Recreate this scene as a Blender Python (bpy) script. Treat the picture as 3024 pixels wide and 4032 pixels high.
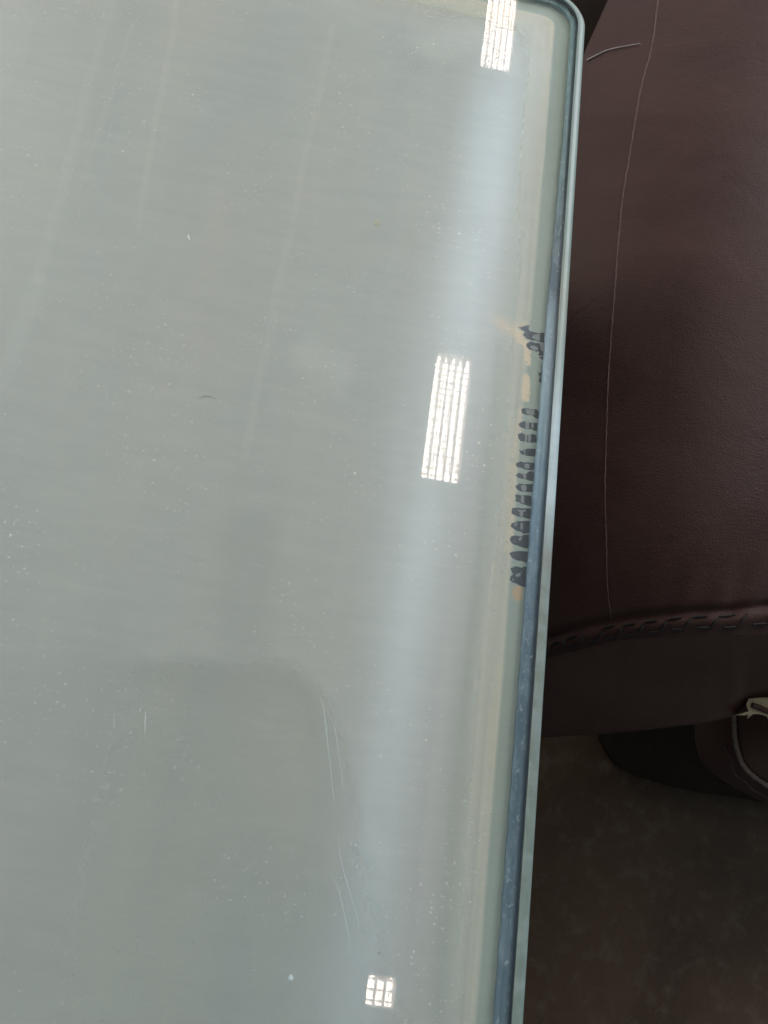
import bpy, bmesh, math, random
import numpy as np
from mathutils import Vector, Matrix
for o in list(bpy.data.objects): bpy.data.objects.remove(o)
S = bpy.context.scene
rnd = random.Random(7)

# ------------------------------------------------------------------ camera
F, CX, CY, HC = 3276.0, 1512.0, 2016.0, 0.40
ROT = np.array([[0.98090764, -0.17548662, -0.08381312],
                [0.13303254, 0.91985072, -0.36902167],
                [0.14185393, 0.35082631, 0.92563404]])
cam = bpy.data.cameras.new('camera'); cam.sensor_fit = 'HORIZONTAL'; cam.sensor_width = 27
cam.lens = F / 3024 * 27; cam.clip_start = 0.01; cam.clip_end = 60
co = bpy.data.objects.new('camera', cam); S.collection.objects.link(co)
M = Matrix([list(r) for r in ROT]).to_4x4(); M.translation = (0, 0, HC); co.matrix_world = M
cam.dof.use_dof = True; cam.dof.focus_distance = 0.46; cam.dof.aperture_fstop = 45.0
S.camera = co

def up(px, py, z=0.0):
    """real place, at height z, of a point measured in the photograph"""
    v = ROT @ np.array([px - CX, -(py - CY), -F])
    t = (z - HC) / v[2]
    return Vector((t * v[0], t * v[1], z))

# ------------------------------------------------------------------ world + lamps + exposure
W = bpy.data.worlds.new('World'); S.world = W; W.use_nodes = True
wt = W.node_tree; wb = wt.nodes['Background']; wb.inputs[0].default_value = (0.86, 0.94, 1.0, 1)
wc = wt.nodes.new('ShaderNodeTexCoord'); ws = wt.nodes.new('ShaderNodeSeparateXYZ'); wm = wt.nodes.new('ShaderNodeMapRange')
wt.links.new(wc.outputs['Generated'], ws.inputs[0]); wt.links.new(ws.outputs[1], wm.inputs['Value'])
wm.inputs['From Min'].default_value = -.8; wm.inputs['From Max'].default_value = .8     # brighter end of the room towards +y
wm.inputs['To Min'].default_value = .28; wm.inputs['To Max'].default_value = 1.05
wt.links.new(wm.outputs[0], wb.inputs[1])
wr = wt.nodes.new('ShaderNodeValToRGB'); wt.links.new(ws.outputs[1], wr.inputs[0]); wt.links.new(wr.outputs[0], wb.inputs[0])
wr.color_ramp.elements[0].color = (.56, .88, 1.0, 1); wr.color_ramp.elements[1].color = (1.0, .95, .91, 1)
def area(name, loc, target, sx, sy, power, col):
    l = bpy.data.lights.new(name, 'AREA'); l.shape = 'RECTANGLE'; l.size = sx; l.size_y = sy
    l.energy = power; l.color = col
    o = bpy.data.objects.new(name, l); S.collection.objects.link(o)
    o.location = loc; d = Vector(target) - Vector(loc); o.rotation_euler = d.to_track_quat('-Z', 'Y').to_euler()
    return o
area('window_light', (1.7, 2.5, 1.7), (0.2, 0.3, -0.1), 1.3, 1.2, 46, (0.93, 0.97, 1.0))
area('fill_light', (-1.75, 1.95, 1.15), (0.0, 0.4, 0), .9, 0.8, 28, (1.0, 0.95, 0.86))  # added fill lamp out of view, brightens the far part of the glass
S.view_settings.view_transform = 'Standard'; S.view_settings.look = 'None'
S.view_settings.exposure = 0.30; S.view_settings.gamma = 1.0; S.view_settings.use_curve_mapping = False
S.render.engine = 'CYCLES'
S.cycles.max_bounces = 8; S.cycles.transparent_max_bounces = 12; S.cycles.sample_clamp_indirect = 6

# ------------------------------------------------------------------ helpers
def lin(c):
    c = c / 255.0
    return c / 12.92 if c < 0.04045 else ((c + 0.055) / 1.055) ** 2.4
K, OFF = 0.68, 0.03
def surf(r, g, b):                       # surface albedo from a colour seen under this room's light
    return tuple(max(0.006, (lin(x) - OFF) / K) for x in (r, g, b)) + (1,)
def tag(o, label=None, cat=None, group=None, kind=None):
    if label: o['label'] = label
    if cat: o['category'] = cat
    if group: o['group'] = group
    if kind: o['kind'] = kind
    return o
def empty(name, loc=(0, 0, 0)):
    o = bpy.data.objects.new(name, None); S.collection.objects.link(o); o.location = loc; return o
def meshobj(name, verts, faces, mat, parent=None, smooth=False):
    me = bpy.data.meshes.new(name)
    me.from_pydata([tuple(v) for v in verts], [], faces); me.update()
    me.materials.append(mat)
    if smooth:
        for p in me.polygons: p.use_smooth = True
    o = bpy.data.objects.new(name, me); S.collection.objects.link(o)
    if parent:
        o.parent = parent; o.matrix_parent_inverse = Matrix.Translation(-Vector(parent.location))
    return o
def box(v, f, lo, hi):
    n = len(v)
    for x in (lo[0], hi[0]):
        for y in (lo[1], hi[1]):
            for z in (lo[2], hi[2]): v.append((x, y, z))
    for a in ((0, 1, 3, 2), (4, 6, 7, 5), (0, 4, 5, 1), (2, 3, 7, 6), (0, 2, 6, 4), (1, 5, 7, 3)):
        f.append(tuple(n + i for i in a))
def catmull(pts, n):
    pts = [Vector(p) for p in pts]; out = []
    P = [pts[0] * 2 - pts[1]] + pts + [pts[-1] * 2 - pts[-2]]
    for i in range(1, len(P) - 2):
        for k in range(n):
            t = k / n
            a, b, c, d = P[i - 1], P[i], P[i + 1], P[i + 2]
            out.append(0.5 * ((2 * b) + (c - a) * t + (2 * a - 5 * b + 4 * c - d) * t * t + (3 * b - a - 3 * c + d) * t ** 3))
    out.append(pts[-1]); return out
def tube(v, f, pts, r, seg=7):
    base = len(v); n = len(pts)
    for i, p in enumerate(pts):
        t = (pts[min(i + 1, n - 1)] - pts[max(i - 1, 0)]).normalized()
        a = t.cross(Vector((0, 0, 1)))
        a = a.normalized() if a.length > 1e-5 else Vector((1, 0, 0))
        b = t.cross(a); rr = r(i / (n - 1)) if callable(r) else r
        for k in range(seg):
            an = 2 * math.pi * k / seg
            v.append(p + (a * math.cos(an) + b * math.sin(an)) * rr)
    for i in range(n - 1):
        for k in range(seg):
            k2 = (k + 1) % seg
            f.append((base + i * seg + k, base + i * seg + k2, base + (i + 1) * seg + k2, base + (i + 1) * seg + k))
    f.append(tuple(base + k for k in range(seg))); f.append(tuple(base + (n - 1) * seg + k for k in reversed(range(seg))))
def interp(pts, x):
    return float(np.interp(x, [p[0] for p in pts], [p[1] for p in pts]))

class NT:
    def __init__(s, name):
        s.m = bpy.data.materials.new(name); s.m.use_nodes = True; s.t = s.m.node_tree
        s.t.nodes.clear(); s.out = s.t.nodes.new('ShaderNodeOutputMaterial')
    def n(s, typ, **kw):
        nd = s.t.nodes.new('ShaderNode' + typ); ins = kw.pop('ins', {})
        for k, v in kw.items(): setattr(nd, k, v)
        for k, v in ins.items():
            if hasattr(v, 'is_output'): s.t.links.new(v, nd.inputs[k])
            else: nd.inputs[k].default_value = v
        return nd
    def math(s, op, a, b=0.0, c=None, clamp=False):
        d = {0: a, 1: b}
        if c is not None: d[2] = c
        return s.n('Math', operation=op, use_clamp=clamp, ins=d).outputs[0]
    def vm(s, op, a, b=(0, 0, 0), out=0):
        return s.n('VectorMath', operation=op, ins={0: a, 1: b}).outputs[out]
    def scale(s, a, f):
        nd = s.n('VectorMath', operation='SCALE', ins={0: a}); 
        if hasattr(f, 'is_output'): s.t.links.new(f, nd.inputs['Scale'])
        else: nd.inputs['Scale'].default_value = f
        return nd.outputs[0]
    def co(s): return s.n('TexCoord').outputs['Object']
    def noise(s, vec, sc, det=3, rough=.55, stretch=(1, 1, 1), col=False, dist=0):
        mp = s.n('Mapping', ins={'Vector': vec, 'Scale': stretch})
        nd = s.n('TexNoise', ins={'Vector': mp.outputs[0], 'Scale': sc, 'Detail': det, 'Roughness': rough, 'Distortion': dist})
        return nd.outputs['Color' if col else 'Fac']
    def rng(s, v, a, b, c=0.0, d=1.0, smooth=False):
        nd = s.n('MapRange', ins={'Value': v, 'From Min': a, 'From Max': b, 'To Min': c, 'To Max': d})
        if smooth: nd.interpolation_type = 'SMOOTHSTEP'
        return nd.outputs[0]
    def mix(s, f, a, b, mode='MIX'):
        nd = s.n('Mix', data_type='RGBA', blend_type=mode)
        for k, v in ((0, f), (6, a), (7, b)):
            if hasattr(v, 'is_output'): s.t.links.new(v, nd.inputs[k])
            else: nd.inputs[k].default_value = v
        return nd.outputs[2]
    def ramp(s, v, stops, ip='LINEAR'):
        nd = s.n('ValToRGB', ins={0: v}); cr = nd.color_ramp; cr.interpolation = ip
        while len(cr.elements) < len(stops): cr.elements.new(0.5)
        for e, (p, c) in zip(cr.elements, stops): e.position = p; e.color = c
        return nd.outputs[0]
    def bump(s, h, strength, dist=0.001, nrm=None):
        d = {'Height': h, 'Strength': strength, 'Distance': dist}
        if nrm is not None: d['Normal'] = nrm
        return s.n('Bump', ins=d).outputs[0]
    def bsdf(s, col, rough=.5, nrm=None, spec=.5, **kw):
        d = {'Base Color': col, 'Roughness': rough, 'Specular IOR Level': spec}
        d.update(kw)
        if nrm is not None: d['Normal'] = nrm
        nd = s.n('BsdfPrincipled', ins=d); s.t.links.new(nd.outputs[0], s.out.inputs[0]); return nd

# outline of the tabletop (metres): right edge at x=EX, rounded corner
EX, EY, RAD, LX, LY = 0.1283, 0.577, 0.030, -0.95, -0.75
def loop(d, arc=14, right=None):
    """closed outline moved inwards by d (d may be a function of y on the right edge)"""
    fd = d if callable(d) else (lambda y: d)
    pts = []
    for i in range(61):
        y = LY + RAD + (EY - RAD - LY - RAD) * i / 60
        pts.append((EX - fd(y), y))
    dc = fd(EY - RAD)
    def arcpts(cx_, cy_, a0, a1):
        for i in range(1, arc + 1):
            a = math.radians(a0 + (a1 - a0) * i / arc); r = RAD - dc
            pts.append((cx_ + r * math.cos(a), cy_ + r * math.sin(a)))
    arcpts(EX - RAD, EY - RAD, 0, 90)
    pts.append((LX + RAD, EY - dc)); arcpts(LX + RAD, EY - RAD, 90, 180)
    pts.append((LX + dc, LY + RAD)); arcpts(LX + RAD, LY + RAD, 180, 270)
    pts.append((EX - RAD, LY + dc)); arcpts(EX - RAD, LY + RAD, 270, 359)
    return pts
def edge_dist(g, P):
    """node: distance from the outer edge of the glass, metres"""
    q = g.vm('SUBTRACT', P, (EX - RAD, EY - RAD, 0))
    sp = g.n('SeparateXYZ', ins={0: q})
    mx = g.math('MAXIMUM', sp.outputs[0], 0.0); my = g.math('MAXIMUM', sp.outputs[1], 0.0)
    ln = g.math('SQRT', g.math('ADD', g.math('MULTIPLY', mx, mx), g.math('MULTIPLY', my, my)))
    mn = g.math('MINIMUM', g.math('MAXIMUM', sp.outputs[0], sp.outputs[1]), 0.0)
    return g.math('SUBTRACT', RAD, g.math('ADD', ln, mn))

# ------------------------------------------------------------------ materials
def seg_mask(g, P, a, b, r0, r1):
    a = Vector(a); b = Vector(b); ba = b - a
    pa = g.vm('SUBTRACT', P, tuple(a))
    h = g.math('DIVIDE', g.vm('DOT_PRODUCT', pa, tuple(ba), out=1), ba.dot(ba), clamp=True)
    dl = g.vm('LENGTH', g.vm('SUBTRACT', pa, g.scale(tuple(ba), h)), out=1)
    return g.rng(dl, r0, r1, 1, 0, True)

def mat_glass():
    g = NT('dusty_glass'); P = g.co()
    sp = g.n('SeparateXYZ', ins={0: P})
    tan = (1.0, 0.0, 0.0)                      # wiped crosswise, so lamps smear along y
    wob = g.noise(P, 7, 1, .5, col=True)
    tan = g.vm('NORMALIZE', g.vm('ADD', tan, g.scale(g.vm('SUBTRACT', wob, (.5, .5, .5)), .10)))
    long_ = g.noise(P, 30, 1.5, .5, (1, .12, 1))
    gm = g.n('NewGeometry')
    cs = g.math('SUBTRACT', 1.0, g.math('ABSOLUTE', g.vm('DOT_PRODUCT', gm.outputs['Normal'], gm.outputs['Incoming'], out=1)), clamp=True)
    fr = g.math('ADD', .042, g.math('MULTIPLY', g.math('POWER', cs, 5.0), .95))
    gl = g.n('BsdfGlossy', ins={'Color': (1, 1, 1, 1), 'Roughness': 0.0})
    tr = g.n('BsdfTransparent', ins={'Color': (.975, .985, .975, 1)})
    base = g.n('MixShader', ins={0: fr, 1: tr.outputs[0], 2: gl.outputs[0]}).outputs[0]
    film = g.n('BsdfAnisotropic', ins={'Color': (.50, .76, 1.0, 1), 'Roughness': .325, 'Anisotropy': .755, 'Tangent': tan})
    hz = g.n('BsdfGlossy', ins={'Color': (1, 1, 1, 1), 'Roughness': .46})
    f1 = g.math('MULTIPLY', g.rng(long_, .3, .7, .8, 1.15), .215)
    f1 = g.math('MULTIPLY', f1, g.math('MULTIPLY', g.rng(sp.outputs[1], .49, .57, 1, .35, True), g.rng(edge_dist(g, P), .008, .034, .12, 1, True)))
    a = g.n('MixShader', ins={0: f1, 1: base, 2: film.outputs[0]}).outputs[0]
    # dark reflection painted in as thinner film, bordered by the scratches
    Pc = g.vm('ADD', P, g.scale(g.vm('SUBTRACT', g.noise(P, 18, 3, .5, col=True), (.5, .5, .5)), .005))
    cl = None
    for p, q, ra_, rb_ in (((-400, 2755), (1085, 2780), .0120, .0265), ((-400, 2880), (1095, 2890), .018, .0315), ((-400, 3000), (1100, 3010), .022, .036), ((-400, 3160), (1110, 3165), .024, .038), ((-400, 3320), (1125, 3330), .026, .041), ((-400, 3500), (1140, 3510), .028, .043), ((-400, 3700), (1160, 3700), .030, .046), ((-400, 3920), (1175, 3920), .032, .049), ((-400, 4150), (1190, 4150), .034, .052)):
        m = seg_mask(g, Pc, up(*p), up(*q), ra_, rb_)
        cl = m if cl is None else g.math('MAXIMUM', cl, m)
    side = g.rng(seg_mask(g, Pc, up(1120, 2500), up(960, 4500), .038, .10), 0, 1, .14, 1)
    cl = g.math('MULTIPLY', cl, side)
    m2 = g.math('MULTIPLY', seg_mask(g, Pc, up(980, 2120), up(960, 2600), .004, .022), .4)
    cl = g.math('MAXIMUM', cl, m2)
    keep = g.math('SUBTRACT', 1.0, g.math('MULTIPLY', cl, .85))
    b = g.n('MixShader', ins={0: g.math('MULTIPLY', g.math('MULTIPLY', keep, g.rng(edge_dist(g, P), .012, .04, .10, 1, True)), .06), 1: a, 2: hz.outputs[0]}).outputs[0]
    smud = g.noise(P, 6, 2, .5, (1, .5, 1), dist=.4); near = g.rng(edge_dist(g, P), .012, .050, .05, 1, True)
    dst = g.n('BsdfDiffuse', ins={'Color': (.75, .78, .76, 1)})
    speck = g.math('MULTIPLY', g.rng(g.noise(P, 480, 1, .5), .66, .8), g.rng(g.noise(P, 16, 4, .6), .45, .68))
    fine2 = g.noise(P, 120, 4, .65, (.2, 1, 1))
    fd = g.math('ADD', g.rng(smud, .3, .7, .06, .13), g.rng(fine2, .35, .7, 0, .03))
    sm1 = g.math('MULTIPLY', seg_mask(g, Pc, up(1230, 1400), up(1310, 1470), .002, .020), .07)
    lamp_flare = g.math('MULTIPLY', seg_mask(g, Pc, up(1880, 150), up(1720, 190), .003, .024), .10)  # flare beside the top lamp painted as pale haze
    fd = g.math('MULTIPLY', g.math('ADD', g.math('ADD', fd, lamp_flare), sm1), keep)
    for (p, q, r_) in (((440, 0), (150, 1100), .0045), ((150, 1100), (0, 1500), .007), ((700, 0), (540, 900), .003), ((1310, 100), (960, 1800), .0035), ((520, 100), (330, 700), .003)):
        fd = g.math('ADD', fd, g.math('MULTIPLY', seg_mask(g, Pc, up(*p), up(*q), r_ * .3, r_), .022))
    fd = g.math('ADD', g.math('MULTIPLY', fd, near), g.math('MULTIPLY', speck, .45))
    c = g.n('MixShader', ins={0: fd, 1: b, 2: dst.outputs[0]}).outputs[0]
    g.t.links.new(c, g.out.inputs[0]); return g.m

ZP = -0.006
def mat_paint():
    g = NT('grey_green_back_paint'); P = g.co()
    d0 = edge_dist(g, P)
    w = g.noise(P, 14, 3, .6, (1, .25, 1))
    dmm = g.math('MULTIPLY', g.math('ADD', d0, g.math('MULTIPLY', g.math('SUBTRACT', w, .5), .004)), 1000 / 80)
    base = surf(171, 164, 153)
    c = g.ramp(dmm, [(0.0, surf(128, 136, 126)), (.252, surf(131, 138, 128)), (.275, surf(184, 172, 152)),
                     (.34, surf(186, 174, 155)), (.43, surf(177, 168, 150)), (.475, surf(162, 155, 138)),
                     (.52, surf(178, 168, 158)), (.64, surf(181, 171, 164)), (.78, surf(175, 168, 159)), (1.0, base)])
    sy = g.n('SeparateXYZ', ins={0: P}).outputs[1]
    lay = g.n('TexNoise', ins={'Vector': g.n('CombineXYZ', ins={0: g.math('MULTIPLY', d0, 1.0), 1: g.math('MULTIPLY', sy, .012), 2: 0.0}).outputs[0], 'Scale': 210.0, 'Detail': 3.0, 'Roughness': .6}).outputs['Fac']
    lw = g.math('MULTIPLY', g.rng(lay, .38, .66), g.rng(d0, .075, .045, 0, .55, True))
    c = g.mix(lw, c, surf(146, 141, 124))
    big = g.noise(P, 3.2, 4, .55)
    c = g.mix(g.rng(big, .3, .7, 0, .35), c, surf(146, 160, 156))
    br = g.noise(P, 90, 4, .65, (.12, 1, 1)); br2 = g.noise(P, 420, 3, .6, (.2, 1, 1))
    v = g.math('ADD', g.rng(br, .3, .7, -.02, .02), g.rng(br2, .3, .7, -.028, .028))
    gr = g.noise(P, 1100, 1, .5)
    v = g.math('ADD', v, g.rng(gr, .3, .7, -.03, .03))
    c = g.mix(1.0, c, g.n('CombineColor', ins={0: g.math('ADD', v, 1.0), 1: g.math('ADD', v, 1.0), 2: g.math('ADD', v, 1.0)}).outputs[0], 'MULTIPLY')
    # faint long wiping streaks
    for (p, q, r) in (((430, 0), (150, 1100), .004), ((150, 1100), (0, 1500), .006), ((700, 0), (540, 900), .003), ((1230, 300), (960, 1750), .003)):
        m = seg_mask(g, P, up(*p, ZP), up(*q, ZP), r * .2, r)
        c = g.mix(g.math('MULTIPLY', m, .22), c, surf(172, 172, 162))
    # old adhesive stains round the chipped paint
    Pd = g.vm('ADD', P, g.scale(g.vm('SUBTRACT', g.noise(P, 130, 3, .6, col=True), (.5, .5, .5)), .0050))
    A = lambda x, y: up(1900 + x / 3.6875, 1200 + y / 3.6875, ZP)
    B = lambda x, y: up(1900 + x / 3.6875, 1800 + y / 3.6875, ZP)
    st = [(A(110, 190), A(230, 250), .0022, .0036, .40), (A(250, 250), A(490, 420), .0032, .0046, .80), (A(420, 300), A(600, 270), .001, .0022, .6),
          (A(470, 420), A(560, 520), .0022, .0034, .8), (A(640, 560), A(655, 840), .0019, .0028, .72), (A(640, 1060), A(625, 1360), .0019, .0027, .75),
          (A(560, 1520), A(430, 2200), .0008, .0030, .30), (B(440, 120), B(390, 1300), .0010, .0040, .34), (B(500, 1930), B(500, 2000), .0018, .0034, .85)]
    for (p, q, r0, r1, k) in st:
        m = seg_mask(g, Pd, p, q, r0 * .75, r1 * 1.1)
        col = surf(168, 142, 112) if k == .85 else surf(203, 180, 150)
        c = g.mix(g.math('MULTIPLY', m, min(1, k * 1.2)), c, col)
    g.bsdf(c, .75, spec=.1); return g.m

def mat_edge_reflection():
    g = NT('painted_edge_reflection'); P = g.co(); sp = g.n('SeparateXYZ', ins={0: P})
    t = g.rng(sp.outputs[1], -.1, .6)  # reflections in the glass edge painted as colours changing along y
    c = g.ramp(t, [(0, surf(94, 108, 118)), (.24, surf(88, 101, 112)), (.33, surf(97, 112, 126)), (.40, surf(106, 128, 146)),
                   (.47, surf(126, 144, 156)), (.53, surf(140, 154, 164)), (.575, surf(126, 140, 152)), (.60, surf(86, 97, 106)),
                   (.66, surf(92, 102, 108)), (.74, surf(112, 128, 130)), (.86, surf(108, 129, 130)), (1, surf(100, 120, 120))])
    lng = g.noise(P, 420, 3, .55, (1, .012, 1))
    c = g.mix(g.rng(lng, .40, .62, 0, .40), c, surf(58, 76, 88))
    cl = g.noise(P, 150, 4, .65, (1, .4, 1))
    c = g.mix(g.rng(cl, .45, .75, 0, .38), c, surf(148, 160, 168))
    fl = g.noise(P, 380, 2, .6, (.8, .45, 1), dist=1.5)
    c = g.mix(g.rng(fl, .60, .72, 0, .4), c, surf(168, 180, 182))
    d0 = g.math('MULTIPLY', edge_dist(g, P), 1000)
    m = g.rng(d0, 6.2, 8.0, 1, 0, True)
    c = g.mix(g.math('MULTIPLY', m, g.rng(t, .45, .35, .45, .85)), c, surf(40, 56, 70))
    g.bsdf(c, .35, spec=.3, nrm=g.bump(lng, .3, .0006)); return g.m

def mat_rim():
    g = NT('polished_glass_rim'); P = g.co(); sp = g.n('SeparateXYZ', ins={0: P})
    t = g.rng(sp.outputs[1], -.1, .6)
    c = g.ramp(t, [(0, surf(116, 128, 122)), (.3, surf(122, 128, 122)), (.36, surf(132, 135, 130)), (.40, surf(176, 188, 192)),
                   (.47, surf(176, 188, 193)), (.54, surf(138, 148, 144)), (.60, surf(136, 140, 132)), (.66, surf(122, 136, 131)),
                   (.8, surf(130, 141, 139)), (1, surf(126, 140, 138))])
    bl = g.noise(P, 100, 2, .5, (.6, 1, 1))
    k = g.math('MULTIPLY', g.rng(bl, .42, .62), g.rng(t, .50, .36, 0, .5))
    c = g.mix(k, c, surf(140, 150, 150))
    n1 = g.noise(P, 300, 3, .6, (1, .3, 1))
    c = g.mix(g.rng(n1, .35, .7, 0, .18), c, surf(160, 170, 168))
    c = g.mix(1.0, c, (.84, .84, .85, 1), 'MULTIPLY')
    g.bsdf(c, .34, spec=.3, nrm=g.bump(bl, .25, .001)); return g.m

def mat_leather(name, dark, light, worn=.0):
    g = NT(name); P = g.co()
    vo = g.n('TexVoronoi', feature='DISTANCE_TO_EDGE', ins={'Vector': P, 'Scale': 420.0, 'Randomness': 1.0}).outputs[0]
    peb = g.rng(vo, 0, .35)
    n0 = g.noise(P, 240, 4, .6); n1 = g.noise(P, 11, 5, .6); n2 = g.noise(P, 22, 4, .55, (1, 1, 1), dist=.3)
    c = g.mix(g.rng(n1, .35, .65), dark, light)
    c = g.mix(g.rng(n0, .58, .80, 0, .3), c, tuple(min(1, x * 1.7) for x in light[:3]) + (1,))
    nb = g.bump(n2, .28, .004); nb = g.bump(n0, .22, .0008, nb); nb = g.bump(peb, .28, .0005, nb)
    g.bsdf(c, g.rng(n1, .3, .7, .46, .6), spec=.10, nrm=nb); return g.m

def mat_floor():
    g = NT('dark_brown_floor'); P = g.co()
    n1 = g.noise(P, 9, 6, .62, dist=.5); n2 = g.noise(P, 55, 5, .65); n3 = g.noise(P, 260, 3, .6)
    c = g.mix(g.rng(n1, .35, .68), (.044, .0205, .0095, 1), (.068, .036, .0195, 1))
    c = g.mix(g.rng(n2, .5, .75, 0, .5), c, (.12, .09, .068, 1))
    c = g.mix(g.rng(n3, .68, .78, 0, .5), c, (.17, .14, .11, 1))
    g.bsdf(c, g.rng(n2, .3, .7, .5, .75), spec=.3, nrm=g.bump(g.math('ADD', n3, n2), .25, .001)); return g.m

def mat_plain(name, col, rough=.6, spec=.4, var=.25, sc=120, bump=.2):
    g = NT(name); P = g.co(); n = g.noise(P, sc, 4, .6)
    c = g.mix(g.rng(n, .35, .68, 0, var * 2), tuple(col) + (1,), tuple(x * .55 for x in col) + (1,))
    g.bsdf(c, rough, spec=spec, nrm=g.bump(n, bump, .0008)); return g.m
def mat_emit(name, col, st, var=0.0):
    g = NT(name); P = g.co(); n = g.noise(P, 60, 3, .6)
    e = g.n('Emission', ins={'Color': tuple(col) + (1,), 'Strength': g.rng(n, .3, .7, st * (1 - var), st * (1 + var))})
    g.t.links.new(e.outputs[0], g.out.inputs[0]); return g.m

GLASS, PAINT, EDGE_REFLECTION, RIM = mat_glass(), mat_paint(), mat_edge_reflection(), mat_rim()
CHIP = mat_plain('bare_dark_chip', (.020, .012, .008), .5, .10, .6, 700, .4)
FLAKE = mat_plain('grey_paint_flake', (.24, .235, .22), .6, .2, .28, 500)
LEA = mat_leather('brown_leather', (.036, .0165, .0138, 1), (.050, .0250, .0210, 1))
LEB = mat_leather('brown_leather_band', (.064, .0300, .0245, 1), (.082, .041, .034, 1))
THREAD = mat_plain('dark_thread', (.014, .009, .008), .8)
PIPE = mat_plain('worn_piping', (.20, .14, .115), .75, var=.3, sc=200)
FOAM = mat_plain('torn_foam', (.42, .33, .22), .95, .1, .35, 160, .8)
BLACK = mat_plain('painted_black_shade', (.017, .011, .008), .9, .1)  # near-black for the shapes that stand in for shade
WOOD = mat_plain('dark_brown_board', (.030, .020, .017), .28, .5, .35, 260)
CREASE = mat_plain('worn_crease', (.135, .082, .070), .75, .2, .45, 500)
WHITE = mat_plain('white_fibre', (.75, .75, .72), .8, .2, .1)
SCR = mat_plain('pale_scratch', (.50, .55, .54), .7, .3, .25, 700)

# ------------------------------------------------------------------ setting: floor and ceiling
v, f = [], []; box(v, f, (-4, -4, -.46), (4, 5, -.42))
tag(meshobj('floor', v, f, mat_floor()), kind='structure')
v, f = [], []; box(v, f, (-3.5, -3, 2.225), (4, 6, 2.30))
tag(meshobj('ceiling', v, f, mat_plain('ceiling_paint', (.72, .72, .70), .9, .1, .06, 4)), kind='structure')

# ------------------------------------------------------------------ ceiling lights seen mirrored in the glass
TUBE = mat_emit('lit_diffuser', (1.0, .84, .70), 30, .12)
RIB = mat_emit('glowing_louver', (1.0, .76, .70), 5.0)
RIB.cycles.emission_sampling = 'NONE'          # dim louvre, found by reflection only
HOUS = mat_plain('lamp_housing', (.6, .58, .55), .4, .5, .05)
def ceiling_light(x0, x1, y0, y1, ncol, nrow, label):
    w, l = x1 - x0, y1 - y0
    r = tag(empty('ceiling_light', ((x0 + x1) / 2, (y0 + y1) / 2, 2.2)), label, 'ceiling light', 'ceiling lights in a row')
    v, f = [], []; e = .006
    box(v, f, (x0 - e, y0 - e, 2.2), (x0 - .0005, y1 + e, 2.2245)); box(v, f, (x1 + .0005, y0 - e, 2.2), (x1 + e, y1 + e, 2.2245))
    box(v, f, (x0, y0 - e, 2.2), (x1, y0 - .0005, 2.2245)); box(v, f, (x0, y1 + .0005, 2.2), (x1, y1 + e, 2.2245))
    meshobj('housing', v, f, HOUS, r)
    # tubes with pointed ends
    v, f = [], []
    for i in range(ncol):
        a = x0 + w * (i + .13) / ncol; b = x0 + w * (i + .72) / ncol; m = (a + b) / 2; tip = .03 if l > .2 else .004
        n = len(v)
        out = [(a, y0 + .004), (b, y0 + .004), (b, y1 - tip - .012 * (i % 2)), (m, y1 - .004 - .01 * (i % 2)), (a, y1 - tip - .01)]
        for z in (2.2215, 2.208):
            for p in out: v.append((p[0], p[1], z))
        f.append((n + 9, n + 8, n + 7, n + 6, n + 5)); f.append((n, n + 1, n + 2, n + 3, n + 4))
        for k in range(5): f.append((n + k, n + (k + 1) % 5, n + 5 + (k + 1) % 5, n + 5 + k))
    meshobj('diffuser', v, f, TUBE, r)
    v, f = [], []
    box(v, f, (x0, y0, 2.2225), (x1, y1, 2.2245))
    for j in range(nrow):
        y = y0 + l * (j + .6 + rnd.uniform(-.06, .06)) / nrow
        for i in range(ncol):
            if l > .2 and rnd.random() < .08: continue
            a = x0 + w * (i + .07) / ncol; b = x0 + w * (i + .82) / ncol; t = (.0017 if l > .2 else .0014) * (1 + .5 * rnd.random())
            box(v, f, (a, y - t, 2.2055), (b, y + t, 2.2075))
            m = a + (b - a) * (.30 + .4 * rnd.random()); box(v, f, (m - .002, y - .0035, 2.2035), (m + .003, y + .0035, 2.2053))
    for i in [k // 2 for k in range(2 * ncol)]:
        m = x0 + w * (i + .22 + .42 * rnd.random()) / ncol
        box(v, f, (m - .0008, y0 + .05 * rnd.random(), 2.2015), (m + .0008, y1 - l * .2 * rnd.random() - .03, 2.2033))
    meshobj('louver', v, f, RIB, r)
ceiling_light(.345, .480, 1.190, 1.700, 5, 19, 'long louvred light mirrored beside the chipped paint, middle of the row')
ceiling_light(.372, .506, 3.168, 3.68, 5, 19, 'long louvred light mirrored at the far corner of the glass')
ceiling_light(.378, .458, -.412, -.335, 3, 3, 'visible corner of a longer light, built cut short with wide panes, mirrored near the front')  # only the seen end of a longer lamp, built as a short stub

# ------------------------------------------------------------------ the glass table
T = tag(empty('glass_table', (-.41, -.09, -.42)), 'grey-green back-painted glass tabletop with chipped paint along its blue-grey right edge', 'table')
def prism(name, pts, z0, z1, mat, parent):
    n = len(pts)
    vv = [(x, y, z1) for x, y in pts] + [(x, y, z0) for x, y in pts]
    ff = [tuple(range(n)), tuple(reversed(range(n, 2 * n)))] + [(i, i + n, (i + 1) % n + n, (i + 1) % n) for i in range(n)]
    return meshobj(name, vv, ff, mat, parent)
# glass sheet: upper face
n_ = loop(.0061)
meshobj('glass_panel', [(x, y, 0) for x, y in n_], [tuple(range(len(n_)))], GLASS, T)
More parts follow.
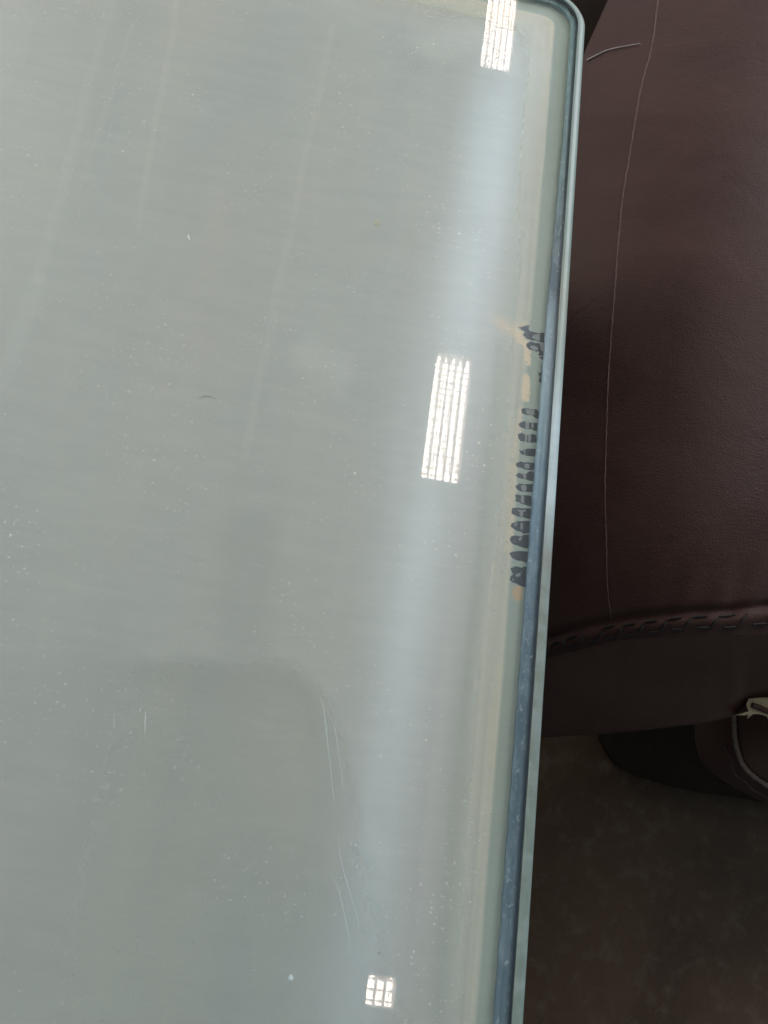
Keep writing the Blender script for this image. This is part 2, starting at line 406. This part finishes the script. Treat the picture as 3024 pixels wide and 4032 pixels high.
# rim
prof = [(.0061, -.0002), (.0060, .00005), (.0045, 0.0), (.0028, -.0003), (.0014, -.0009), (.0005, -.0019), (.0001, -.0033), (0, -.006), (.0001, -.0105), (.0008, -.0122), (.0030, -.0130), (.0062, -.0130), (.0062, -.008)]
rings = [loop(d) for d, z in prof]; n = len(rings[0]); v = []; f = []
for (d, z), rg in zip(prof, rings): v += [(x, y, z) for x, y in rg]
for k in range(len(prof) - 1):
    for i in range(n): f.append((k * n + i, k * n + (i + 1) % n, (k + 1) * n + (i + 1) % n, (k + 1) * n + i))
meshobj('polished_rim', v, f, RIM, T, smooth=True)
# edge band under the glass
inner_pts = [(-.75, .0128), (.0, .0128), (.2, .0126), (.312, .0121), (.40, .0107), (.445, .0098), (.55, .0102)]
inner = lambda y: interp(inner_pts, y) + .00015 * math.sin(y * 310) + .0001 * math.sin(y * 823)
def loopd(fd):
    pts = []
    for i in range(400):
        y = LY + RAD + (EY - RAD - LY - RAD) * i / 399
        pts.append((EX - fd(y), y))
    return pts
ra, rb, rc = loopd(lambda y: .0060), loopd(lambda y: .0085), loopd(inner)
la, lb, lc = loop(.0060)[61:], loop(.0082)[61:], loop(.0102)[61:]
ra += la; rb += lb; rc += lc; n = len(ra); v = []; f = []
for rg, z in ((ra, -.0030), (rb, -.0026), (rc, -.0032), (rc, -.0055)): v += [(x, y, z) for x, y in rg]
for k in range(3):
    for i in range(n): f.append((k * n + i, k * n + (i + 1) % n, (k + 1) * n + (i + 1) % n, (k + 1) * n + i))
meshobj('edge_band', v, f, EDGE_REFLECTION, T)

# paint sheet with flaked-off chips: filled curve with holes and islands
def PA(l): return [up(1900 + x / 3.6875, 1200 + y / 3.6875, ZP) for x, y in l]
def PB(l): return [up(1900 + x / 3.6875, 1800 + y / 3.6875, ZP) for x, y in l]
def PC(l): return [up(1800 + x / 2.765, y / 2.765, ZP) for x, y in l]
holes = [PA([(405, 290), (415, 275), (440, 282), (460, 300), (445, 310), (425, 302)]),
 PA([(515, 318), (560, 320), (600, 312), (625, 300), (685, 302), (676, 330), (680, 360), (690, 385), (735, 390), (760, 402), (840, 415), (860, 405), (925, 408), (925, 553), (870, 555), (830, 545), (770, 518), (720, 516), (660, 500), (625, 480), (615, 462), (595, 450), (580, 432), (610, 405), (625, 392), (600, 385), (570, 372), (550, 345)]),
 PA([(632, 590), (650, 556), (690, 535), (735, 540), (760, 556), (820, 556), (850, 563), (925, 561), (915, 740), (890, 735), (830, 745), (808, 730), (825, 700), (815, 675), (770, 680), (735, 664), (690, 655), (650, 625)]),
 PA([(810, 762), (850, 755), (900, 750), (900, 797), (860, 797), (845, 785)]),
 PA([(870, 840), (900, 805), (890, 1150), (855, 1145), (810, 1105), (822, 1080), (835, 1060), (820, 1020), (812, 985), (848, 985), (850, 940), (848, 890)]),
 PA([(846, 1190), (870, 1160), (860, 1500), (835, 1500), (826, 1440), (838, 1330)]),
 PA([(562, 1515), (572, 1508), (600, 1495), (640, 1500), (690, 1515), (790, 1512), (800, 1540), (850, 1545), (840, 1668), (800, 1664), (750, 1640), (720, 1605), (650, 1605), (615, 1598), (575, 1580)]),
 PA([(522, 1740), (540, 1710), (580, 1690), (620, 1688), (680, 1700), (825, 1705), (820, 1830), (760, 1838), (735, 1825), (700, 1808), (620, 1808), (560, 1785), (530, 1765)]),
 PA([(512, 1890), (530, 1865), (580, 1862), (630, 1885), (680, 1880), (730, 1870), (775, 1880), (785, 1930), (815, 1985), (810, 2012), (660, 2008), (600, 1992), (550, 1985), (520, 1945)]),
 PA([(528, 2105), (550, 2110), (575, 2124), (600, 2095), (690, 2080), (800, 2085), (790, 2214), (640, 2200), (590, 2185), (550, 2155)]),
 PB([(480, 95), (545, 52), (600, 68), (785, 72), (785, 186), (735, 192), (650, 190), (590, 170), (530, 150), (490, 148), (485, 125)]),
 PB([(472, 268), (530, 225), (570, 238), (640, 240), (680, 197), (770, 198), (755, 352), (650, 340), (600, 322), (545, 318), (510, 295)]),
 PB([(475, 425), (525, 378), (745, 382), (740, 515), (600, 508), (530, 490), (490, 455)]),
 PB([(468, 552), (500, 530), (550, 545), (690, 545), (735, 600), (725, 722), (690, 722), (620, 700), (580, 690), (520, 655), (470, 635), (485, 590)]),
 PB([(420, 800), (428, 735), (460, 728), (640, 735), (705, 740), (700, 906), (665, 906), (600, 885), (530, 875), (460, 850), (425, 820)]),
 PB([(405, 990), (430, 950), (500, 925), (545, 918), (695, 916), (690, 1108), (650, 1108), (585, 1120), (575, 1095), (530, 1085), (470, 1060), (420, 1020)]),
 PB([(390, 1190), (420, 1145), (470, 1128), (520, 1135), (560, 1150), (590, 1124), (680, 1114), (675, 1335), (630, 1335), (540, 1305), (460, 1280), (410, 1245)]),
 PB([(392, 1400), (420, 1370), (500, 1355), (560, 1352), (660, 1360), (655, 1548), (630, 1545), (600, 1525), (520, 1510), (450, 1480), (410, 1440)]),
 PB([(405, 1605), (490, 1565), (540, 1590), (640, 1570), (635, 1700), (622, 1900), (595, 1900), (530, 1875), (480, 1840), (430, 1830), (395, 1780), (410, 1730), (440, 1700), (425, 1650)])]
isl = [PA([(640, 312), (668, 312), (668, 334), (655, 330)]), PA([(720, 455), (760, 430), (833, 422), (828, 535), (775, 512), (765, 500), (720, 480)]),
 PA([(690, 602), (740, 590), (795, 615), (808, 655), (760, 668), (730, 655), (705, 640)]), PA([(828, 566), (893, 568), (885, 690), (850, 660), (838, 610)]),
 PA([(635, 1520), (680, 1528), (760, 1525), (748, 1560), (762, 1600), (725, 1597), (660, 1594), (632, 1580)]),
 PA([(622, 1700), (676, 1706), (676, 1800), (622, 1800)]), PA([(708, 1712), (742, 1712), (738, 1800), (708, 1796)]),
 PA([(615, 1892), (650, 1892), (645, 1995), (610, 1985)]), PA([(664, 1890), (700, 1884), (705, 1950), (690, 2000), (662, 1998)]), PA([(602, 2102), (616, 2098), (618, 2186), (604, 2182)]),
 PB([(610, 98), (660, 96), (685, 120), (680, 165), (640, 172), (610, 150)]), PB([(585, 250), (630, 246), (634, 315), (600, 312)]),
 PB([(560, 410), (610, 400), (640, 430), (635, 490), (600, 498), (560, 470)]), PB([(560, 558), (605, 556), (600, 676), (575, 672), (550, 640)]),
 PB([(500, 762), (560, 770), (620, 760), (632, 780), (590, 800), (585, 878), (540, 866), (540, 795)]), PB([(450, 985), (500, 950), (512, 960), (480, 1005)]),
 PB([(550, 960), (586, 958), (582, 1050), (550, 1050)]), PB([(520, 1180), (560, 1160), (575, 1175), (550, 1215), (525, 1210)]),
 PB([(640, 1580 + 60), (560, 1680), (500, 1690), (470, 1720), (500, 1740), (545, 1730)][1:]), PB([(430, 1770), (455, 1765), (450, 1800), (435, 1795)])]
# cracked flakes at the corner
holes += [PC([(1010, 10), (1050, -10), (1180, 10), (1235, 60), (1290, 130), (1305, 205), (1290, 215), (1262, 170), (1225, 130), (1190, 95), (1150, 55), (1100, 40)]),
          PC([(1180, 122), (1215, 150), (1225, 185), (1250, 215), (1246, 235), (1215, 205), (1195, 160)])]
isl += [PC([(1100, 8), (1140, 14), (1165, 40), (1120, 30)]), PC([(1240, 110), (1262, 120), (1275, 150), (1252, 140)])]
NC_ = 2
def ragged(l, amp=.0002):
    out = []
    for i, p in enumerate(l):
        q = l[(i + 1) % len(l)]
        for k in range(3):
            a = p.lerp(q, k / 3); out.append(a + Vector((rnd.uniform(-amp, amp), rnd.uniform(-amp, amp), 0)))
    return out
from mathutils.geometry import delaunay_2d_cdt
def inside(x, y, poly):
    c = False; j = len(poly) - 1
    for i in range(len(poly)):
        xi, yi, xj, yj = poly[i][0], poly[i][1], poly[j][0], poly[j][1]
        if (yi > y) != (yj > y) and x < (xj - xi) * (y - yi) / (yj - yi) + xi: c = not c
        j = i
    return c
def sheet(name, outer, cut, mat, parent, z):
    """flat sheet bounded by one outline, with the cut outlines left open"""
    pts, edges = [], []
    for l in [outer] + cut:
        n = len(pts); pts += [Vector((p[0], p[1])) for p in l]
        edges += [(n + i, n + (i + 1) % len(l)) for i in range(len(l))]
    vv, ee, ff, *_ = delaunay_2d_cdt(pts, edges, [], 0, 1e-7)
    keep = []
    for t in ff:
        cx_ = sum(vv[i].x for i in t) / 3; cy_ = sum(vv[i].y for i in t) / 3
        if inside(cx_, cy_, outer) and not any(inside(cx_, cy_, h) for h in cut): keep.append(t)
    used = sorted({i for t in keep for i in t}); ix = {k: i for i, k in enumerate(used)}
    return meshobj(name, [(vv[k].x, vv[k].y, z) for k in used], [tuple(ix[k] for k in t) for t in keep], mat, parent)
def slim(l):
    cy_ = sum(p.y for p in l) / len(l)
    return [Vector((p.x, cy_ + (p.y - cy_) * .91, 0)) for p in l]
holes = [slim(h) if 6 <= i < len(holes) - 2 else h for i, h in enumerate(holes)]
rag = [ragged(h) for h in holes]
sheet('painted_backing', loop(.0066), rag, PAINT, T, ZP)
for h in rag[:-2]: sheet('chipped_patch', h, [], CHIP, T, ZP - .0005)
for h in rag[-2:]: sheet('chipped_patch', h, [], CHIP, T, -.0024)
for i, h in enumerate(isl): sheet('paint_flake', ragged(h, .00006), [], FLAKE, T, -.0023 if i >= len(isl) - NC_ else ZP + .0001)
prism('support_board', loop(.0068), -.030, -.0078, WOOD, T)
for x0, y0 in ((LX + .05, LY + .05), (EX - .11, LY + .05), (LX + .05, EY - .11), (EX - .11, EY - .11)):
    v, f = [], []; box(v, f, (x0, y0, -.42), (x0 + .06, y0 + .06, -.030)); meshobj('leg', v, f, WOOD, T)

# scratches in the glass (thin grooves with raised pale lips)
def ribbon(name, pts, wpx, mat, parent=None, z=.00012):
    P = catmull([up(x, y, z) for x, y in pts], 10); v, f = [], []; r = wpx * .00013 / 2
    tube(v, f, P, lambda t: r * (.25 + .75 * math.sin(math.pi * min(1, max(0, t))) ** .6), 5)
    for i, q in enumerate(v): v[i] = Vector((q[0], q[1], z + (q[2] - z) * .25))
    return meshobj(name, v, f, mat, parent)
for pts, w in (([(1261, 2748), (1275, 2798), (1288, 2906), (1302, 3033), (1318, 3177)], 4.2), ([(1288, 2798), (1315, 2861), (1334, 2960), (1344, 3051), (1348, 3110)], 3.4),
               ([(1334, 3286), (1338, 3358), (1356, 3440), (1383, 3530), (1401, 3593), (1424, 3693)], 3.6), ([(1311, 3449), (1338, 3521), (1361, 3620), (1376, 3702), (1380, 3756)], 4.0),
               ([(574, 2798), (572, 2840), (571, 2888)], 4.5), ([(1153, 2630), (1168, 2636), (1183, 2649)], 4), ([(450, 2807), (449, 2870)], 2)):
    ribbon('scratch', pts, w, SCR, T)

# ------------------------------------------------------------------ small things lying on the glass
tag(ribbon('lint', [(742, 924), (743, 934), (748, 945)], 8, WHITE, z=.0006), 'tiny curved white fibre alone on the upper left of the painted glass', 'lint')
tag(ribbon('hair', [(779, 1572), (795, 1562), (812, 1559), (835, 1565), (855, 1576)], 3.2, mat_plain('dark_hair', (.22, .22, .20), .6), z=.0003), 'short thin dark curved hair lying on the grey glass', 'hair')
def crumb(name, px, py, r, mat, flat=.4):
    c = up(px, py, 0); bm = bmesh.new(); bmesh.ops.create_icosphere(bm, subdivisions=2, radius=r)
    for q in bm.verts:
        k = 1 + rnd.uniform(-.28, .28); q.co = Vector((q.co.x * k, q.co.y * k * 1.2, q.co.z * k * flat)) + c + Vector((0, 0, r * flat))
    me = bpy.data.meshes.new(name); bm.to_mesh(me); bm.free(); me.materials.append(mat)
    o = bpy.data.objects.new(name, me); S.collection.objects.link(o); return o
tag(crumb('crumb', 1144, 3850, .0011, mat_plain('pale_crumb', (.55, .62, .64), .7, .3)), 'pale crumb on the glass left of the light corner mirrored near the front', 'crumb')
tag(crumb('dried_spot', 1485, 878, .0017, mat_plain('yellowish_spot', (.44, .44, .35), .8, .2), .08), 'faint yellowish dried drop on the upper part of the glass', 'spot')
v, f = [], []
def fleck(x, y, r):
    n = len(v); a0 = rnd.random() * 6.28; k = rnd.randint(4, 6); e = rnd.uniform(.4, 1)
    for i in range(k):
        a = 6.28 * i / k; px, py = r * math.cos(a), r * e * math.sin(a)
        v.append((x + px * math.cos(a0) - py * math.sin(a0), y + px * math.sin(a0) + py * math.cos(a0), .0001 + rnd.random() * .0001))
    f.append(tuple(range(n, n + k)))
clusters = [(up(1250, 1700, 0), .05, 260), (up(150, 1300, 0), .04, 90), (up(1450, 700, 0), .05, 180), (up(1500, 1300, 0), .06, 160), (up(2130, 2300, 0), .02, 50), (up(2100, 1500, 0), .03, 90), (up(2060, 2900, 0), .03, 40)]
for c, s, k in clusters:
    for _ in range(k):
        x, y = rnd.gauss(c.x, s), rnd.gauss(c.y, s)
        if x < .126: fleck(x, y, rnd.choice((.00008, .00011, .00016, .00024)))
for _ in range(900): fleck(rnd.uniform(-.3, .127), rnd.uniform(-.1, .55), rnd.choice((.0001, .00015, .0002)))
tag(meshobj('dust', v, f, mat_plain('dust_grey', (.42, .44, .42), .9, .1, .1)), 'fine pale dust specks scattered over the glass', 'dust', kind='stuff')

# ------------------------------------------------------------------ leather recliner beside the table
A = tag(empty('leather_recliner', (.45, .4, -.42)), 'worn dark brown leather recliner footrest with zigzag seam and torn piping', 'recliner')
XL = [(-1500, 3300), (-600, 2700), (-300, 2540), (0, 2388), (170, 2308), (450, 2185), (1000, 2090), (2600, 1990)]
YS = [(1900, 2590), (2167, 2540), (2309, 2492), (2469, 2462), (2617, 2445), (2741, 2434), (2864, 2432), (2988, 2415), (3300, 2390), (4200, 2360)]
YA = [(1900, 2640), (2160, 2589), (2432, 2521), (2617, 2508), (3024, 2496), (3400, 2480), (4200, 2450)]
YB = [(1900, 2912), (2145, 2904), (2370, 2891), (2555, 2873), (2771, 2848), (2883, 2822), (2938, 2775), (3024, 2752), (3600, 2700), (4200, 2680)]
def z1(px, py):
    xl = interp(XL, py); s = (px - xl) / 1000
    z = -.105 - .085 * (1 - min(max(s, 0), 1)) ** 2 - .03 * max(0, s - 1) ** 2
    t = max(0, (py - 1900) / 650); z -= .020 * min(t, 1.2) ** 2.2
    ya = interp(YS, px) + 18
    z += .0022 * math.exp(-((py - ya) / 26) ** 2) - .0030 * math.exp(-((py - ya + 48) / 16) ** 2)
    wr = math.exp(-((px - 2950) / 260) ** 2) * math.exp(-((py - 2330) / 120) ** 2)
    z += .0012 * wr * math.sin(px / 21 + py / 55)
    z += .0012 * math.sin(px / 260 + 1) * math.sin(py / 420)
    return z
def s1(px, py, lift=0.0): return up(px, py, z1(px, py) + lift)
v, f = [], []; NR, NCc = 300, 120
for j in range(NR + 1):
    t = j / NR; base = -1300 + (3800) * (t ** .8)
    for i in range(NCc + 1):
        u = i / NCc
        px0 = 2600
        yend = 0
        xl = interp(XL, base); px = xl + (4300 - xl) * u ** 1.25
        py = -1300 + (interp(YA, px) + 1300) * (t ** .8)
        v.append(s1(max(px, interp(XL, py)), py))
for j in range(NR):
    for i in range(NCc):
        a = j * (NCc + 1) + i; f.append((a, a + NCc + 1, a + NCc + 2, a + 1))
# side skirt down to give the cushion body
n0 = len(v)
for j in range(NR + 1): v.append(v[j * (NCc + 1)] + Vector((.012, .0, -.07)))
for j in range(NR): f.append((j * (NCc + 1), n0 + j, n0 + j + 1, (j + 1) * (NCc + 1)))
meshobj('footrest_cushion', v, f, LEA, A, smooth=True)
# band below the seam
def s2(px, t, lift=0.0):
    ya, yb = interp(YA, px), interp(YB, px); za = z1(px, ya) - .0018
    z = za - .075 * t ** 1.15 - .004 * math.sin(px / 190) * t * (1 - t) * 4 - .006 * math.sin(math.pi * t * .5)
    return up(px, ya + (yb - ya) * t, z + lift)
v, f = [], []; NX, NT2 = 120, 34
for j in range(NT2 + 1):
    for i in range(NX + 1): v.append(s2(1950 + 2200 * i / NX, j / NT2))
for k in (1, 2, 3, 4):                        # rolls under and back
    for i in range(NX + 1):
        p = s2(1950 + 2200 * i / NX, 1.0); an = k * math.pi / 4
        v.append(p + Vector((0, .012 * (1 - math.cos(an)) + (.1 if k == 4 else 0), -.010 * math.sin(an))))
rows = NT2 + 5
for j in range(rows - 1):
    for i in range(NX):
        a = j * (NX + 1) + i; f.append((a, a + NX + 1, a + NX + 2, a + 1))
meshobj('seam_band', v, f, LEB, A, smooth=True)
# zigzag stitching
v, f = [], []; x = 2120.0
def sp_(x, off): return s1(x, interp(YS, x) + off, .0006)
while x < 3300:
    L = 62 + (x - 2150) * .075; H_ = 20 + (x - 2150) * .004
    for (a, oa, b, ob) in ((0, H_ + 16, .48, H_ + 18), (.54, H_ + 12, .80, -H_ + 22), (.84, -H_ + 16, 1.40, -H_ + 15)):
        if a == .84 and rnd.random() < .15: continue
        j = rnd.uniform(-3, 3)
        pts = [sp_(x + (a + (b - a) * k / 5) * L, oa + (ob - oa) * k / 5 + j) for k in range(6)]
        tube(v, f, pts, lambda t: .0011 * (.55 + .45 * math.sin(math.pi * t)), 6)
    x += L
meshobj('stitching', v, f, THREAD, A, smooth=True)
# pale worn line running down the cushion
CR = [(2640, -400), (2591, 0), (2566, 184), (2520, 367), (2483, 588), (2446, 827), (2420, 1150), (2408, 1297), (2394, 1503), (2388, 1679), (2382, 1914), (2388, 2149), (2391, 2296), (2405, 2435)]
P2 = catmull([(x, y, 0) for x, y in CR], 14)
v, f = [], []; tube(v, f, [s1(p.x + rnd.uniform(-1.2, 1.2), p.y, .0001) for p in P2], lambda t: .00080 * (1.2 - .85 * t) * rnd.uniform(.7, 1.15), 5)
meshobj('crease_line', v, f, CREASE, A, smooth=True)
v, f = [], []
tube(v, f, [s1(x, y, .0001) for x, y in ((2236, 1262), (2270, 1230), (2330, 1185), (2395, 1150))], lambda t: .0004 * (1.2 - t), 5)
meshobj('scuff', v, f, LEB, A)
# torn foam
tri = [(2938, 2775), (2945, 2752), (2972, 2746), (3100, 2742), (3260, 2748), (3250, 2840), (3150, 2850), (3060, 2835), (3030, 2842), (3020, 2822), (2995, 2812), (2968, 2812), (2940, 2830), (2946, 2815), (2925, 2818), (2892, 2815), (2925, 2806), (2946, 2800)]
v, f = [], []
for zz, sh in ((-.192, 0), (-.205, .004)):
    for x, y in tri:
        p = up(x + rnd.uniform(-2, 2), y + rnd.uniform(-2, 2), zz + rnd.uniform(-.001, .001)); v.append(p)
nn = len(tri); f.append(tuple(range(nn)))
for i in range(nn): f.append((i, (i + 1) % nn, nn + (i + 1) % nn, nn + i))
fo = meshobj('torn_foam', v, f, FOAM, A)
v, f = [], []
tube(v, f, catmull([up(x, y, -.190) for x, y in ((2962, 2776), (2990, 2786), (3024, 2800), (3100, 2822))], 6), .0022, 6)
meshobj('tear_edge', v, f, LEB, A, smooth=True)
# lower cushion with worn piping
PP = [(2887, 2790), (2889, 2823), (2892, 2880), (2897, 2928), (2920, 3002), (2963, 3052), (3024, 3095), (3120, 3150), (3300, 3215), (3700, 3260)]
c1 = catmull([(x, y, 0) for x, y in PP], 10); v, f = [], []; NV = 20
for j in range(NV + 1):
    t = j / NV
    for p in c1:
        q = Vector((3500, 2700, 0)).lerp(p, t); v.append(up(q.x, q.y, -.235 - .055 * t ** 2.2))
for j in range(NV):
    for i in range(len(c1) - 1):
        a = j * len(c1) + i; f.append((a, a + 1, a + len(c1) + 1, a + len(c1)))
nb = len(v)
for p in c1: v.append(up(p.x, p.y, -.290) + Vector((.01, .01, -.09)))
for i in range(len(c1) - 1): f.append((NV * len(c1) + i, NV * len(c1) + i + 1, nb + i + 1, nb + i))
meshobj('lower_cushion', v, f, LEB, A, smooth=True)
v, f = [], []; tube(v, f, [up(p.x, p.y, -.2885) + Vector((rnd.uniform(-.0003, .0003), 0, 0)) for p in c1], lambda t: .0021 * rnd.uniform(.85, 1.1), 8)
meshobj('piping', v, f, PIPE, A, smooth=True)
v, f = [], []; tube(v, f, [up(p.x - 34 + 6 * math.sin(i * .4), p.y + 26, -.31) for i, p in enumerate(c1)][18:], lambda t: .0009 * rnd.uniform(.5, 1.1), 6)
meshobj('piping_seam', v, f, CREASE, A, smooth=True)
# dark sheet standing in for the shade under the footrest
bp = catmull([(x, y, 0) for x, y in ((2360, 2700), (2368, 2890), (2394, 2958), (2446, 3018), (2550, 3068), (2710, 3112), (2950, 3150), (3250, 3200), (3700, 3230))], 8)
v = [up(p.x, p.y, -.405) for p in bp] + [up(3800, 2500, -.405), up(2400, 2500, -.405)]
k = len(v); v += [q + Vector((.002, .002, -.014)) for q in v]
f = [tuple(range(k))] + [(i, (i + 1) % k, k + (i + 1) % k, k + i) for i in range(k)]
meshobj('floor_shade_sheet', v, f, BLACK, A)
v, f = [], []
sp = [(2250, -700), (2500, -500), (2400, -200), (2330, 0), (2260, 170), (2100, 500), (2000, 900), (2000, -700)]
v = [up(x + 160, y, -.30) for x, y in sp]; k = len(v); v += [q + Vector((0, 0, -.11)) for q in v]
f = [tuple(range(k))] + [(i, (i + 1) % k, k + (i + 1) % k, k + i) for i in range(k)]
meshobj('gap_shade_block', v, f, BLACK, A)  # black block added for the dark gap between table and leather
# thread lying on the cushion
v, f = [], []
tube(v, f, catmull([s1(x, y, .0012) for x, y in ((2311, 237), (2350, 217), (2391, 198), (2455, 183), (2522, 172))], 6), lambda t: .00085 * (1 - .55 * t), 6)
tag(meshobj('loose_thread', v, f, mat_plain('grey_thread', (.42, .37, .36), .8), smooth=True), 'pale loose thread lying across the top of the leather by the glass corner', 'thread')
